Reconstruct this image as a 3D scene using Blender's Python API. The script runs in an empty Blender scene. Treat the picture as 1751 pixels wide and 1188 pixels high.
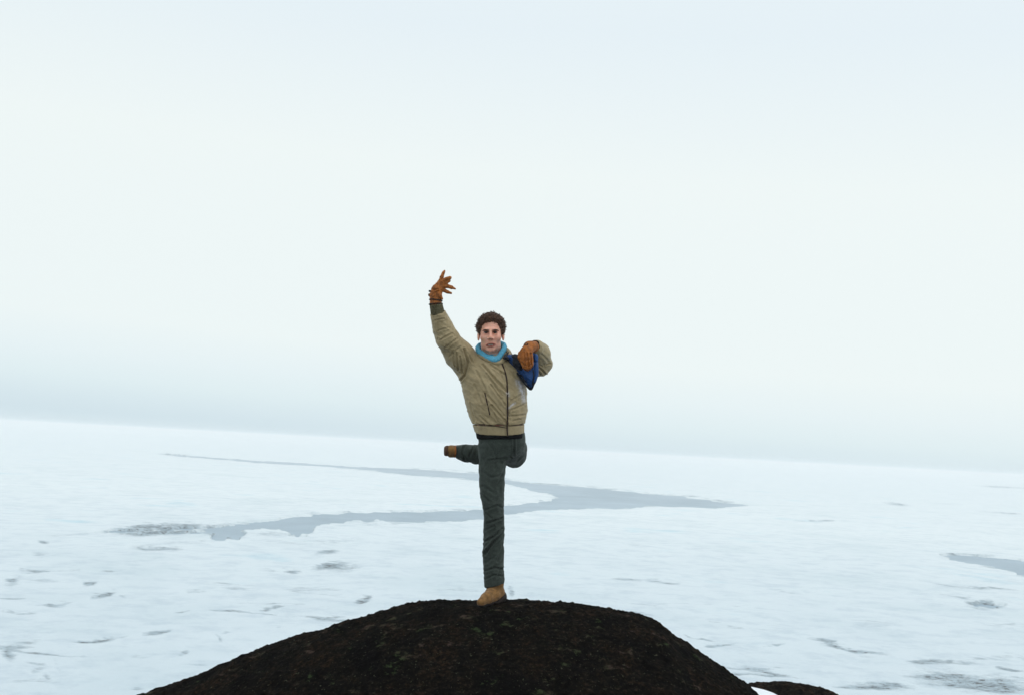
import bpy, math, random
import numpy as np
random.seed(7); np.random.seed(7)
SC = bpy.context.scene
COL = SC.collection
F32 = np.float32

# ------------------------------------------------------------------ camera
W_PX, H_PX, F_PX = 1751.0, 1188.0, 1848.0          # size of the photograph and focal length in its pixels
ROLL, PITCH, DIST = math.radians(3.07), math.radians(5.28), 6.6
def basis():
    f = np.array([0, math.cos(PITCH), math.sin(PITCH)])
    r0 = np.array([1.0, 0, 0]); u0 = np.cross(r0, f)
    r = r0*math.cos(ROLL) + u0*math.sin(ROLL)
    u = -r0*math.sin(ROLL) + u0*math.cos(ROLL)
    return f, r, u
CF, CR, CU = basis()
def ray(px, py):
    return CF + CR*((px-W_PX/2)/F_PX) + CU*((H_PX/2-py)/F_PX)
_d = ray(845, 1028.5)
CAM = -_d/_d[1]*DIST                                # the standing foot is the world origin
def world(px, py, y=0.0):
    d = ray(px, py); return CAM + d*((y-CAM[1])/d[1])
cam_data = bpy.data.cameras.new('camera')
cam_data.sensor_width = 36.0; cam_data.lens = 36.0*F_PX/W_PX
cam_data.clip_start = 0.1; cam_data.clip_end = 60000
cam = bpy.data.objects.new('camera', cam_data); COL.objects.link(cam)
from mathutils import Matrix, Vector
cam.matrix_world = Matrix([[CR[0], CU[0], -CF[0], CAM[0]], [CR[1], CU[1], -CF[1], CAM[1]],
                           [CR[2], CU[2], -CF[2], CAM[2]], [0, 0, 0, 1]])
SC.camera = cam

# ------------------------------------------------------------------ sky, sun, exposure
SUN_EL, SUN_AZ = math.radians(58), math.radians(35)
wd = bpy.data.worlds.new('World'); SC.world = wd; wd.use_nodes = True
nt = wd.node_tree; nt.nodes.clear(); N = nt.nodes; Lk = nt.links
out = N.new('ShaderNodeOutputWorld'); bg = N.new('ShaderNodeBackground')
bg.inputs['Strength'].default_value = 0.1
sky = N.new('ShaderNodeTexSky'); sky.sky_type = 'NISHITA'; sky.sun_disc = False
sky.sun_elevation = SUN_EL; sky.sun_rotation = SUN_AZ
tc = N.new('ShaderNodeTexCoord'); sep = N.new('ShaderNodeSeparateXYZ')
Lk.new(tc.outputs['Generated'], sep.inputs[0])
cloud = N.new('ShaderNodeTexNoise'); cloud.inputs['Scale'].default_value = 1.6; cloud.inputs['Detail'].default_value = 4
mp = N.new('ShaderNodeMapping'); mp.inputs['Scale'].default_value = (1, 1, 5)
Lk.new(tc.outputs['Generated'], mp.inputs[0]); Lk.new(mp.outputs[0], cloud.inputs['Vector'])
m1 = N.new('ShaderNodeMath'); m1.operation = 'MULTIPLY_ADD'        # cloud bank a little taller to the left
m1.inputs[1].default_value = 0.032; Lk.new(sep.outputs['X'], m1.inputs[0]); Lk.new(sep.outputs['Z'], m1.inputs[2])
m2 = N.new('ShaderNodeMath'); m2.operation = 'MULTIPLY_ADD'
m2.inputs[1].default_value = 0.02; Lk.new(cloud.outputs['Fac'], m2.inputs[0]); Lk.new(m1.outputs[0], m2.inputs[2])
m3 = N.new('ShaderNodeMath'); m3.operation = 'SUBTRACT'; m3.inputs[1].default_value = 0.010; Lk.new(m2.outputs[0], m3.inputs[0])
ramp = N.new('ShaderNodeValToRGB'); cr = ramp.color_ramp; cr.interpolation = 'LINEAR'
def s2l(c): return tuple((v/255/12.92 if v/255 <= .04045 else ((v/255+.055)/1.055)**2.4) for v in c)
stops = [(0.0, (210, 228, 236)), (0.010, (215, 232, 239)), (0.030, (225, 240, 244)), (0.052, (232, 244, 247)), (0.085, (239, 248, 248)), (0.25, (241, 249, 248)),
         (0.37, (232, 243, 248)), (1.0, (236, 244, 250))]
while len(cr.elements) < len(stops): cr.elements.new(0.5)
for e, (p, c) in zip(cr.elements, stops): e.position = p; e.color = (*s2l(c), 1)
Lk.new(m3.outputs[0], ramp.inputs[0])
sc10 = N.new('ShaderNodeVectorMath'); sc10.operation = 'SCALE'; sc10.inputs['Scale'].default_value = 10.0   # overcast layer, undone by strength 0.1
Lk.new(ramp.outputs[0], sc10.inputs[0])
mixw = N.new('ShaderNodeMixRGB'); mixw.inputs[0].default_value = 0.03
Lk.new(sc10.outputs[0], mixw.inputs[1]); Lk.new(sky.outputs[0], mixw.inputs[2])
Lk.new(mixw.outputs[0], bg.inputs['Color']); Lk.new(bg.outputs[0], out.inputs['Surface'])
sl = bpy.data.lights.new('sun', 'SUN'); sl.energy = 0.6; sl.angle = math.radians(25); sl.color = (1, .97, .93)
sun = bpy.data.objects.new('sun', sl); COL.objects.link(sun)
sdir = Vector((math.sin(SUN_AZ)*math.cos(SUN_EL), -math.cos(SUN_AZ)*math.cos(SUN_EL)*0.4, math.sin(SUN_EL)))
sun.rotation_euler = sdir.to_track_quat('Z', 'Y').to_euler()
vs = SC.view_settings; vs.view_transform = 'Standard'; vs.look = 'None'; vs.exposure = 0.0; vs.gamma = 1.0; vs.use_curve_mapping = False
SC.cycles.max_bounces = 6; SC.cycles.volume_bounces = 2; SC.cycles.use_denoising = True

# ------------------------------------------------------------------ helpers
def mat(name, rough=0.8, spec=0.3):
    m = bpy.data.materials.new(name); m.use_nodes = True
    b = m.node_tree.nodes['Principled BSDF']
    b.inputs['Roughness'].default_value = rough; b.inputs['Specular IOR Level'].default_value = spec
    return m, m.node_tree, b
def noise_node(t, scale, detail=4, rough=.55, vec=None, kind='ShaderNodeTexNoise'):
    n = t.nodes.new(kind); n.inputs['Scale'].default_value = scale
    if kind == 'ShaderNodeTexNoise': n.inputs['Detail'].default_value = detail; n.inputs['Roughness'].default_value = rough
    if vec: t.links.new(vec, n.inputs['Vector'])
    return n
def ramp_node(t, src, stops, interp='LINEAR'):
    r = t.nodes.new('ShaderNodeValToRGB'); r.color_ramp.interpolation = interp
    while len(r.color_ramp.elements) < len(stops): r.color_ramp.elements.new(.5)
    for e, (p, c) in zip(r.color_ramp.elements, stops): e.position = p; e.color = (*c, 1) if len(c) == 3 else c
    t.links.new(src, r.inputs[0]); return r
def mix_node(t, fac, a, b, mode='MIX'):
    m = t.nodes.new('ShaderNodeMixRGB'); m.blend_type = mode
    for s, v in ((0, fac), (1, a), (2, b)):
        if isinstance(v, (int, float)): m.inputs[s].default_value = v
        elif isinstance(v, tuple): m.inputs[s].default_value = (*v, 1)
        else: t.links.new(v, m.inputs[s])
    return m
def bump(t, b, src, strength, dist):
    n = t.nodes.new('ShaderNodeBump'); n.inputs['Strength'].default_value = strength; n.inputs['Distance'].default_value = dist
    t.links.new(src, n.inputs['Height']); t.links.new(n.outputs[0], b.inputs['Normal']); return n
def objvec(t):
    return t.nodes.new('ShaderNodeTexCoord').outputs['Object']
def cloth(name, col, rough=.85, spec=.15, scale=60, var=.25, bumpd=.0015, sheen=0.0):
    m, t, b = mat(name, rough, spec); v = objvec(t)
    n = noise_node(t, scale, 5, .65, v); n2 = noise_node(t, scale*.12, 3, .5, v)
    lo = tuple(c*(1-var) for c in col); hi = tuple(min(1, c*(1+var)) for c in col)
    r = ramp_node(t, n.outputs['Fac'], [(.3, lo), (.7, hi)])
    r2 = ramp_node(t, n2.outputs['Fac'], [(.35, (.82, .82, .82)), (.65, (1, 1, 1))])
    mx = mix_node(t, 1.0, r.outputs[0], r2.outputs[0], 'MULTIPLY')
    t.links.new(mx.outputs[0], b.inputs['Base Color'])
    b.inputs['Sheen Weight'].default_value = sheen
    n3 = noise_node(t, scale*6, 2, .6, v)
    bump(t, b, n3.outputs['Fac'], .6, bumpd)
    return m

def mesh_obj(name, verts, faces, material, parent=None, smooth=True):
    """verts (n,3); faces: (m,4) or (m,3) int array; parented ones are in the parent's frame"""
    me = bpy.data.meshes.new(name)
    verts = np.asarray(verts, F32); faces = np.asarray(faces, np.int32)
    k = faces.shape[1]
    me.vertices.add(len(verts)); me.vertices.foreach_set('co', verts.ravel())
    me.loops.add(faces.size); me.loops.foreach_set('vertex_index', faces.ravel())
    me.polygons.add(len(faces)); me.polygons.foreach_set('loop_start', np.arange(len(faces), dtype=np.int32)*k)
    me.polygons.foreach_set('loop_total', np.full(len(faces), k, np.int32))
    me.polygons.foreach_set('use_smooth', np.full(len(faces), smooth))
    me.update(calc_edges=True); me.validate()
    me.materials.append(material)
    o = bpy.data.objects.new(name, me); COL.objects.link(o)
    if parent: o.parent = parent
    return o
def tag(o, label=None, cat=None, kind=None, group=None):
    if label: o['label'] = label
    if cat: o['category'] = cat
    if kind: o['kind'] = kind
    if group: o['group'] = group
    return o
def empty(name, loc, rot=(0, 0, 0)):
    e = bpy.data.objects.new(name, None); COL.objects.link(e); e.location = loc; e.rotation_euler = rot
    e.empty_display_size = .1; return e

def _hash(ix, iy, iz):
    h = (ix.astype(np.int64)*374761393 + iy.astype(np.int64)*668265263 + iz.astype(np.int64)*2147483647) & 0xffffffff
    h = ((h ^ (h >> 13))*1274126177) & 0xffffffff
    return ((h ^ (h >> 16)) & 0xffff).astype(F32)/32767.5 - 1
def vnoise(p):
    p = np.asarray(p, np.float64); i = np.floor(p).astype(np.int64); f = (p-i).astype(F32); f = f*f*(3-2*f)
    r = 0
    for dx in (0, 1):
        for dy in (0, 1):
            for dz in (0, 1):
                w = (f[:, 0] if dx else 1-f[:, 0])*(f[:, 1] if dy else 1-f[:, 1])*(f[:, 2] if dz else 1-f[:, 2])
                r = r + w*_hash(i[:, 0]+dx, i[:, 1]+dy, i[:, 2]+dz)
    return r
def fbm(p, octv=4, gain=.5, seed=0.0):
    p = np.asarray(p, np.float64)+seed; r = 0; a = 1.0; s = 0
    for _ in range(octv):
        r = r + a*vnoise(p); s += a; a *= gain; p = p*2.03+17.7
    return r/s
def sstep(x, a, b):
    t = np.clip((x-a)/(b-a), 0, 1); return t*t*(3-2*t)

# ---- signed distance modelling
def smin(a, b, k):
    h = np.clip(.5+.5*(b-a)/k, 0, 1); return b*(1-h)+a*h-k*h*(1-h)
def smax(a, b, k): return -smin(-a, -b, k)
class Grid:
    def __init__(s, xs, ys, zs):
        s.xs, s.ys, s.zs = [np.asarray(a, F32) for a in (xs, ys, zs)]
        s.X = s.xs[:, None, None]; s.Y = s.ys[None, :, None]; s.Z = s.zs[None, None, :]
    @staticmethod
    def box(lo, hi, h): return Grid(*[np.arange(a, b+h, h) for a, b in zip(lo, hi)])
def cone(G, a, ra, b, rb, sy=1.0):
    """round cone from a to b; sy > 1 flattens it front to back"""
    a = np.asarray(a, F32); b = np.asarray(b, F32); ab = b-a; L = float(ab@ab)+1e-12
    px, py, pz = G.X-a[0], (G.Y-a[1]), G.Z-a[2]
    t = np.clip((px*ab[0]+py*ab[1]+pz*ab[2])/L, 0, 1)
    dx, dy, dz = px-t*ab[0], (py-t*ab[1])*sy, pz-t*ab[2]
    return np.sqrt(dx*dx+dy*dy+dz*dz)-(ra+(rb-ra)*t)
def chain(G, pts, k=.006, sy=1.0):
    d = None
    for (a, ra), (b, rb) in zip(pts[:-1], pts[1:]):
        c = cone(G, a, ra, b, rb, sy); d = c if d is None else smin(d, c, k)
    return d
def ell(G, c, r):
    q = np.sqrt(((G.X-c[0])/r[0])**2+((G.Y-c[1])/r[1])**2+((G.Z-c[2])/r[2])**2)
    return (q-1)*min(r)
def loft(G, st, power=2.0):
    """st rows: z, x centre, y centre, half width, half depth (z ascending); infinite in z, clip afterwards"""
    st = np.array(sorted(st)); z = G.zs
    cx, cy, a, b = [np.interp(z, st[:, 0], st[:, i]).astype(F32)[None, None, :] for i in (1, 2, 3, 4)]
    q = (np.abs((G.X-cx)/a)**power+np.abs((G.Y-cy)/b)**power)**(1/power)
    d = (q-1)*np.minimum(a, b)
    lo, hi = st[0, 0], st[-1, 0]
    return smax(d, np.maximum(G.Z-hi, lo-G.Z), .01)
def nets(v, G):
    """surface nets on a (possibly uneven) tensor grid; inside is negative"""
    s = v < 0; nx, ny, nz = v.shape
    cnt = np.zeros((nx-1, ny-1, nz-1), np.uint8)
    for dx in (0, 1):
        for dy in (0, 1):
            for dz in (0, 1): cnt += s[dx:nx-1+dx, dy:ny-1+dy, dz:nz-1+dz]
    I, J, K = np.nonzero((cnt > 0) & (cnt < 8))
    idx = -np.ones((nx-1, ny-1, nz-1), np.int32); idx[I, J, K] = np.arange(len(I))
    acc = np.zeros((len(I), 3)); n = np.zeros(len(I))
    ax = (G.xs, G.ys, G.zs)
    cor = [(a, b, c) for a in (0, 1) for b in (0, 1) for c in (0, 1)]
    for c0 in cor:
        for d in range(3):
            if c0[d]: continue
            c1 = list(c0); c1[d] = 1
            v0 = v[I+c0[0], J+c0[1], K+c0[2]]; v1 = v[I+c1[0], J+c1[1], K+c1[2]]
            m = (v0 < 0) != (v1 < 0); t = np.where(m, v0/(v0-v1+1e-20), 0)
            ii = (I, J, K)
            for e in range(3):
                p0 = ax[e][ii[e]+c0[e]]; p1 = ax[e][ii[e]+c1[e]]
                acc[:, e] += np.where(m, p0+(p1-p0)*t, 0)
            n += m
    V = acc/n[:, None]; quads = []
    for d in range(3):
        sl0 = [slice(None)]*3; sl1 = [slice(None)]*3; sl0[d] = slice(0, -1); sl1[d] = slice(1, None)
        A, B = s[tuple(sl0)], s[tuple(sl1)]
        i, j, k = np.nonzero(A != B); e, f = [(1, 2), (2, 0), (0, 1)][d]
        P = [i, j, k]; ok = np.ones(len(i), bool)
        for q in (e, f): ok &= (P[q] > 0) & (P[q] < v.shape[q]-1)
        P = [a[ok] for a in P]; fl = A[tuple(P)]
        def at(oe, of):
            Q = list(P); Q[e] = Q[e]-oe; Q[f] = Q[f]-of; return idx[Q[0], Q[1], Q[2]]
        q = np.stack([at(1, 1), at(0, 1), at(0, 0), at(1, 0)], 1)
        q[~fl] = q[~fl][:, ::-1]; quads.append(q)
    return V, np.concatenate(quads)
def normals(V, Fq):
    n = np.cross(V[Fq[:, 2]]-V[Fq[:, 0]], V[Fq[:, 3]]-V[Fq[:, 1]]); r = np.zeros_like(V)
    for i in range(4): np.add.at(r, Fq[:, i], n)
    return r/(np.linalg.norm(r, axis=1, keepdims=True)+1e-12)
def relax(V, Fq, it=1, lam=.5):
    for _ in range(it):
        s = np.zeros_like(V); c = np.zeros(len(V))
        for a, b in ((0, 1), (1, 2), (2, 3), (3, 0)):
            np.add.at(s, Fq[:, a], V[Fq[:, b]]); np.add.at(s, Fq[:, b], V[Fq[:, a]])
            np.add.at(c, Fq[:, a], 1); np.add.at(c, Fq[:, b], 1)
        V = V+(s/c[:, None]-V)*lam
    return V
def seg2(p, q, X, Z):
    """distance from points (X, Z) to a polyline given as a list of points"""
    d = np.full(X.shape, 1e9)
    for (ax, az), (bx, bz) in zip(p[:-1], p[1:]):
        ux, uz = bx-ax, bz-az; L = ux*ux+uz*uz+1e-12
        t = np.clip(((X-ax)*ux+(Z-az)*uz)/L, 0, 1)
        d = np.minimum(d, np.hypot(X-ax-t*ux, (Z-az-t*uz)*q))
    return d
def poly_sd(poly, X, Z):
    """signed distance to a closed polygon, negative inside"""
    d = seg2(list(poly)+[poly[0]], 1.0, X, Z); ins = np.zeros(X.shape, bool)
    for (ax, az), (bx, bz) in zip(poly, list(poly[1:])+[poly[0]]):
        if az == bz: continue
        c = ((az > Z) != (bz > Z)) & (X < (bx-ax)*(Z-az)/(bz-az)+ax); ins ^= c
    return np.where(ins, -d, d)
def tube(pts, rad, seg=10, closed=False, flat=1.0):
    pts = np.array(pts, float); n = len(pts); rad = np.broadcast_to(np.asarray(rad, float), (n,))
    V = []; 
    for i in range(n):
        a = pts[(i-1) % n] if (closed or i > 0) else pts[i]; b = pts[(i+1) % n] if (closed or i < n-1) else pts[i]
        t = (b-a)/(np.linalg.norm(b-a)+1e-9); up = np.array([0, 1.0, 0]) if abs(t[1]) < .9 else np.array([1.0, 0, 0])
        s = np.cross(t, up); s /= np.linalg.norm(s); w = np.cross(s, t)
        for k in range(seg):
            an = 2*math.pi*k/seg; V.append(pts[i]+rad[i]*(math.cos(an)*s+flat*math.sin(an)*w))
    Fc = []
    for i in range(n if closed else n-1):
        for k in range(seg):
            a, b = i*seg+k, i*seg+(k+1) % seg; c, d = ((i+1) % n)*seg+(k+1) % seg, ((i+1) % n)*seg+k; Fc.append((a, b, c, d))
    if not closed:
        V.append(pts[0]); V.append(pts[-1]); m = len(V)
        for k in range(0, seg, 1):
            Fc.append((m-2, k, (k+1) % seg, m-2)); Fc.append((m-1, (n-1)*seg+(k+1) % seg, (n-1)*seg+k, m-1))
    tri = []
    for f in Fc:
        u = list(dict.fromkeys(f))
        tri += [u] if len(u) == 3 else [[u[0], u[1], u[2]], [u[0], u[2], u[3]]]
    return np.array(V), np.array(tri)
def smooth_line(pts, n=24):
    pts = np.array(pts, float); t = np.r_[0, np.cumsum(np.linalg.norm(np.diff(pts, axis=0), axis=1))]
    P = np.vstack([2*pts[0]-pts[1], pts, 2*pts[-1]-pts[-2]]); out = []
    for i in range(len(pts)-1):
        p0, p1, p2, p3 = P[i:i+4]; m = max(2, int(round(n*(t[i+1]-t[i])/t[-1])))
        for s in np.linspace(0, 1, m, endpoint=False):
            out.append(.5*((2*p1)+(-p0+p2)*s+(2*p0-5*p1+4*p2-p3)*s*s+(-p0+3*p1-3*p2+p3)*s**3))
    out.append(pts[-1]); return np.array(out)

# ------------------------------------------------------------------ the frozen sea
SEA = -8.0; EYE = CAM[2]-SEA
d_rows = 1/np.linspace(1/30, 1/9000, 400)
d_rows = np.r_[np.linspace(2.0, 29, 10), d_rows]
az_f = np.radians(np.linspace(-33, 33, 1150)); az_c = np.radians(np.linspace(33, 327, 90)[1:-1])
az = np.r_[az_f, az_c]
AZ, D = np.meshgrid(az, d_rows); n_r, n_a = D.shape
IX = (CAM[0]+D*np.sin(AZ)).ravel(); IY = (CAM[1]+D*np.cos(AZ)).ravel()
rel = np.stack([IX-CAM[0], IY-CAM[1], np.full(IX.shape, SEA-CAM[2])], 1)
zf = rel@CF; front = zf > 1.0; zf = np.where(front, zf, 1.0)
PX = np.where(front, W_PX/2+F_PX*(rel@CR)/zf, -9e3); PY = np.where(front, H_PX/2-F_PX*(rel@CU)/zf, 9e3)
HOR = 718+PX*93/1751                                   # row of the horizon above each point
nsc = np.clip((PY-HOR)/150, .12, 2.2)                  # how large a metre shows there
P3 = np.stack([IX, IY, np.zeros_like(IX)], 1)
jx = fbm(P3*.12, 5, .7, 3)*16*nsc; jy = fbm(P3*np.array([.16, .3, 1]), 5, .7, 31)*6.5*nsc
LX, LY = PX+jx, PY+jy
leads = [
 [(262,775.5),(338,780),(422,786.5),(489,790),(556,794),(611,798),(691,801),(767,804.5),(818,809),(873,821),(927,828),(989,831),(1033,835.5),
  (1100,843),(1125,844.5),(1198,852),(1231,858),(1276,864),(1223,867.5),(1161,865),(1100,865.5),(1055,869),(1011,868),(944,872.5),(878,878),
  (829,882),(829,888),(784,891),(722,892),(678,895.5),(647,891),(589,893),(550,897),(529,916),(502,915.5),(484,903.5),(444,903),(413,909),
  (420,917),(409,924),(392,922),(380,927),(366,922),(371,914),(356,909),(340,904),(355,902),(422,895.5),(480,887),(542,880),(600,876),(669,875.5),(749,874),(820,871),(862,865),
  (887,862),(935,857),(958,851),(944,844),(909,838),(887,831),(820,821),(775,816.5),(722,813),(678,809),(611,801),(556,797.5),(489,793),(422,789.5),(338,782)],
 [(1605,950.5),(1642,947.6),(1695,952.6),(1751,959.5),(1850,975),(1990,1000),(1990,1030),(1850,1003),(1751,983),(1708,973),(1658,965),(1626,956.7)],
 [(168,913.5),(200,908.5),(262,905),(310,903),(362,902.5),(366,907),(310,907),(262,909.5),(215,912.5)],
 [(225,917),(300,912.5),(378,910),(378,914),(300,916.5)],
 [(1648,1034.7),(1671,1030.6),(1708,1039),(1687,1043),(1663,1041)]]
sd = np.minimum.reduce([poly_sd(p, LX, LY) for p in leads])
sd = np.maximum(sd, -poly_sd([(753,803.6),(800,805),(828,808),(800,808.2),(770,806.5)], PX, PY+jy*.2))
lead = 1-sstep(sd, -1.1, 1.1)
# streaks of wet dirty slush: polyline, half width in rows, strength
st = [([(1105,995),(1161,1002)],2.6,1),([(1048,993),(1105,996)],2,.8),([(1564,991),(1593,1000),(1617,1005),(1716,1011),(1760,1012)],2.2,.7),
 ([(1597,1016),(1663,1028)],1.6,.7),([(1667,1069),(1695,1073),(1760,1069)],2,.5),([(1511,860),(1556,865)],1.8,.7),([(1556,861),(1660,863)],1,.4),
 ([(1667,830),(1760,835)],1.2,.8),([(1667,874),(1760,880)],1.4,.6),([(1355,891),(1445,892)],1.4,.6),([(1318,1010),(1375,1018)],2,.5),
 ([(1170,1090),(1182,1096),(1219,1102)],1.8,.8),([(1195,1113),(1230,1110),(1252,1105)],2,1),([(1301,1111),(1346,1107)],1.4,.8),
 ([(1383,1096),(1420,1104),(1453,1113),(1474,1120),(1537,1124)],2.2,1),([(1400,1103),(1440,1109),(1475,1113)],3,.5),([(1548,1143),(1609,1138),(1646,1139),(1691,1143)],4,.8),
 ([(1600,1137),(1645,1137)],2,1),([(1706,1150),(1751,1154)],2.2,1),([(1560,1170),(1610,1166),(1660,1174),(1720,1181),(1790,1186)],11,1),([(1426,1179),(1500,1180),(1564,1181)],4,1),([(1575,1162),(1640,1160)],4,.7),
 ([(1455,1180),(1530,1184)],3,.8),([(1100,1037),(1137,1043)],2.5,.35),([(173,913),(200,907),(267,903),(320,902),(365,905)],4,1.1),([(190,914),(300,911),(372,908)],4.5,.9),([(640,1500),(641,1500)],1,.1),([(1648,1035),(1708,1039)],5,1.1),([(262,775),(340,781)],1.2,.8),([(300,905),(355,915),(420,922)],3,.7),([(60,921),(120,918),(180,912)],2,.5),([(320,903),(400,901),(470,896)],3,.8),([(250,935),(330,930),(380,925)],3,.45),([(420,925),(520,932),(640,925)],5,.4),([(231,919),(270,920)],2,.5),
 ([(213,939),(255,941),(307,941)],3.5,.8),([(255,958),(275,955)],2,.4),([(58,953),(84,949)],3,.8),([(62,929),(84,930)],2,.8),([(9,1003),(33,999)],5,.9),([(5,937),(30,938)],5,.25),
 ([(35,979),(90,980),(136,979)],2,.8),([(67,1000),(90,997)],2,.5),([(170,980),(206,979)],1.5,.6),([(140,1005),(164,1001)],3,1),([(153,1027),(175,1023),(195,1016)],3.5,1),([(198,1024),(210,1026)],3,.7),([(58,1040),(90,1040),(124,1035)],2,.8),
 ([(0,1050),(27,1056),(58,1055)],2,.7),([(242,1089),(262,1087),(284,1085)],2.2,1),([(111,1102),(150,1104),(190,1098),(218,1093)],2,.9),([(0,1106),(40,1104),(67,1100)],4,.7),
 ([(9,1117),(20,1124),(33,1132)],7,1),([(50,1140),(90,1149),(60,1157)],3,.5),([(80,1163),(90,1167)],4,.6),([(100,1140),(110,1155)],4,.4),([(533,976),(560,972),(600,967)],5,1),([(560,980),(600,975),(625,972)],5,.6),([(484,979),(515,981)],3,1),([(538,950),(578,943)],3,.8),
 ([(455,979),(484,979)],1.5,.4),([(435,1049),(480,1040)],2.2,.8),([(602,1035),(618,1029),(633,1023)],4,.9),([(480,979),(440,978)],2,.5),([(311,1123),(327,1120)],3,.8),([(225,1129),(260,1127)],2,.5),([(290,1052),(320,1050)],1.4,.7),([(375,1090),(398,1084)],2,.7),([(368,1094),(385,1104)],1.6,.6),
 ([(540,1060),(585,1057)],2.2,.6),([(470,1082),(478,1078)],3,.4),([(864,1011),(876,1019)],3,1),([(1060,931),(1110,936)],2.5,.35),([(225,1186),(250,1184)],2,.8),([(0,1175),(60,1170),(120,1178)],4,.45),
 ([(630,905),(700,900),(760,903)],6,.22),([(540,925),(600,930)],8,.22),([(600,894),(660,900)],4,.4),([(413,915),(480,916),(540,914)],3,.5),([(1020,870),(1110,868)],2,.4)]
jy2 = fbm(P3*np.array([.5, .35, 1]), 4, .65, 77)
sl_a = np.zeros_like(PX)
jf = fbm(P3*np.array([.9, 1.6, 1]), 4, .7, 41)
vis = (PX > -200) & (PX < 1950) & (PY < 1400)
for pl, w, s in st:
    xs_ = [p[0] for p in pl]; ys_ = [p[1] for p in pl]
    m = vis & (PX > min(xs_)-40) & (PX < max(xs_)+40) & (PY > min(ys_)-4*w-12) & (PY < max(ys_)+4*w+12)
    qx, qy = PX[m]+jx[m]*.6, PY[m]+(jy2[m]*3.4+jf[m]*2.4)*np.clip(nsc[m], .3, 1.6)
    dd = seg2(pl, 1.0, qx, qy)
    x0_, x1_ = min(xs_), max(xs_); e_ = np.clip(np.minimum(qx-x0_+4, x1_-qx+4)/(.3*(x1_-x0_)+6), 0, 1) if x1_ > x0_ else 1
    sl_a[m] = np.maximum(sl_a[m], s*np.exp(-(dd/(w*1.5))**2)*(.35+.65*e_)*np.clip(1.05+.9*jf[m], .35, 1.4))
rid = 1-np.abs(fbm(P3*np.array([.07, .16, 1]), 5, .6, 11))            # thin wandering pressure cracks
zone = sstep(PY-HOR, 150, 330)*(.35+.65*sstep(fbm(P3*.02, 2, .5, 5), -.3, .3))
crk = sstep(rid, .90, .985)*zone*.80*sstep(fbm(P3*.3, 3, .6, 9), -.15, .35)
sl_a = np.clip(np.maximum(sl_a, crk), 0, 1)
edge = np.exp(-((sd-1.0)/2.0)**2)*np.clip(.45+.9*fbm(P3*.35, 3, .6, 55), 0, 1)*(PY > 800)
sl_a = np.clip(np.maximum(sl_a, edge*.9), 0, 1)
near = np.exp(-D.ravel()/160)
hz = .16+near*(.10*fbm(P3*.5, 4, .6, 2)+.06*np.abs(fbm(P3*2.1, 3, .6, 8)))+.05*fbm(P3*.05, 2)-.07*sl_a*near
hz = hz*(1-lead)+(-.5)*lead
IZ = SEA+hz
idx = np.arange(n_r*n_a).reshape(n_r, n_a); nx_ = np.roll(idx, -1, axis=1)
faces = np.stack([idx[:-1].ravel(), nx_[:-1].ravel(), nx_[1:].ravel(), idx[1:].ravel()], 1)[:, ::-1]
m, t, b = mat('snow_on_ice', .75, .15)
geo = t.nodes.new('ShaderNodeNewGeometry').outputs['Position']
at_ = t.nodes.new('ShaderNodeAttribute'); at_.attribute_name = 'slush'
nb = noise_node(t, .09, 5, .6, geo); cb = ramp_node(t, nb.outputs['Fac'], [(.30, (.74, .81, .82)), (.50, (.80, .855, .865)), (.62, (.79, .85, .86)), (.74, (.60, .76, .81))])
mps = t.nodes.new('ShaderNodeMapping'); mps.inputs['Scale'].default_value = (1, 1.0, 1); t.links.new(geo, mps.inputs[0])
n1 = noise_node(t, .55, 8, .72, mps.outputs[0]); gr = ramp_node(t, n1.outputs['Fac'], [(.36, (.70, .75, .80)), (.52, (1, 1, 1))])
base = mix_node(t, .45, cb.outputs[0], gr.outputs[0], 'MULTIPLY')
mp2 = t.nodes.new('ShaderNodeMapping'); mp2.inputs['Scale'].default_value = (.7, 1.0, 1); t.links.new(geo, mp2.inputs[0])
n2 = noise_node(t, 2.4, 10, .88, mp2.outputs[0])
thr = t.nodes.new('ShaderNodeMath'); thr.operation = 'MULTIPLY_ADD'; thr.inputs[1].default_value = .45; t.links.new(at_.outputs['Fac'], thr.inputs[0]); t.links.new(n2.outputs['Fac'], thr.inputs[2])
mk = ramp_node(t, thr.outputs[0], [(.64, (0, 0, 0)), (.88, (1, 1, 1))])
n5 = noise_node(t, 3.2, 8, .85, mp2.outputs[0]); n6 = noise_node(t, .8, 4, .6, geo)
th2 = t.nodes.new('ShaderNodeMath'); th2.operation = 'MULTIPLY_ADD'; th2.inputs[1].default_value = .10; t.links.new(at_.outputs['Fac'], th2.inputs[0]); t.links.new(n5.outputs['Fac'], th2.inputs[2])
wash = ramp_node(t, n6.outputs['Fac'], [(.40, (.44, .53, .58)), (.60, (.30, .37, .41))])
cmk = ramp_node(t, th2.outputs[0], [(.60, (0, 0, 0)), (.67, (1, 1, 1))])
dk = mix_node(t, cmk.outputs[0], wash.outputs[0], (.075, .070, .065))
ln = t.nodes.new('ShaderNodeVectorMath'); ln.operation = 'LENGTH'; t.links.new(geo, ln.inputs[0])      # lens falloff painted into the ice colour, darker towards the viewer
near_dim = t.nodes.new('ShaderNodeMath'); near_dim.operation = 'MULTIPLY_ADD'; near_dim.inputs[1].default_value = 70; t.links.new(nb.outputs['Fac'], near_dim.inputs[0]); t.links.new(ln.outputs['Value'], near_dim.inputs[2])
wf = t.nodes.new('ShaderNodeMapRange'); wf.inputs['From Min'].default_value = 55; wf.inputs['From Max'].default_value = 190; t.links.new(near_dim.outputs[0], wf.inputs['Value'])
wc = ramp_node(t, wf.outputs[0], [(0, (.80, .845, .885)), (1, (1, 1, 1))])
base = mix_node(t, 1.0, base.outputs[0], wc.outputs[0], 'MULTIPLY')
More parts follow.
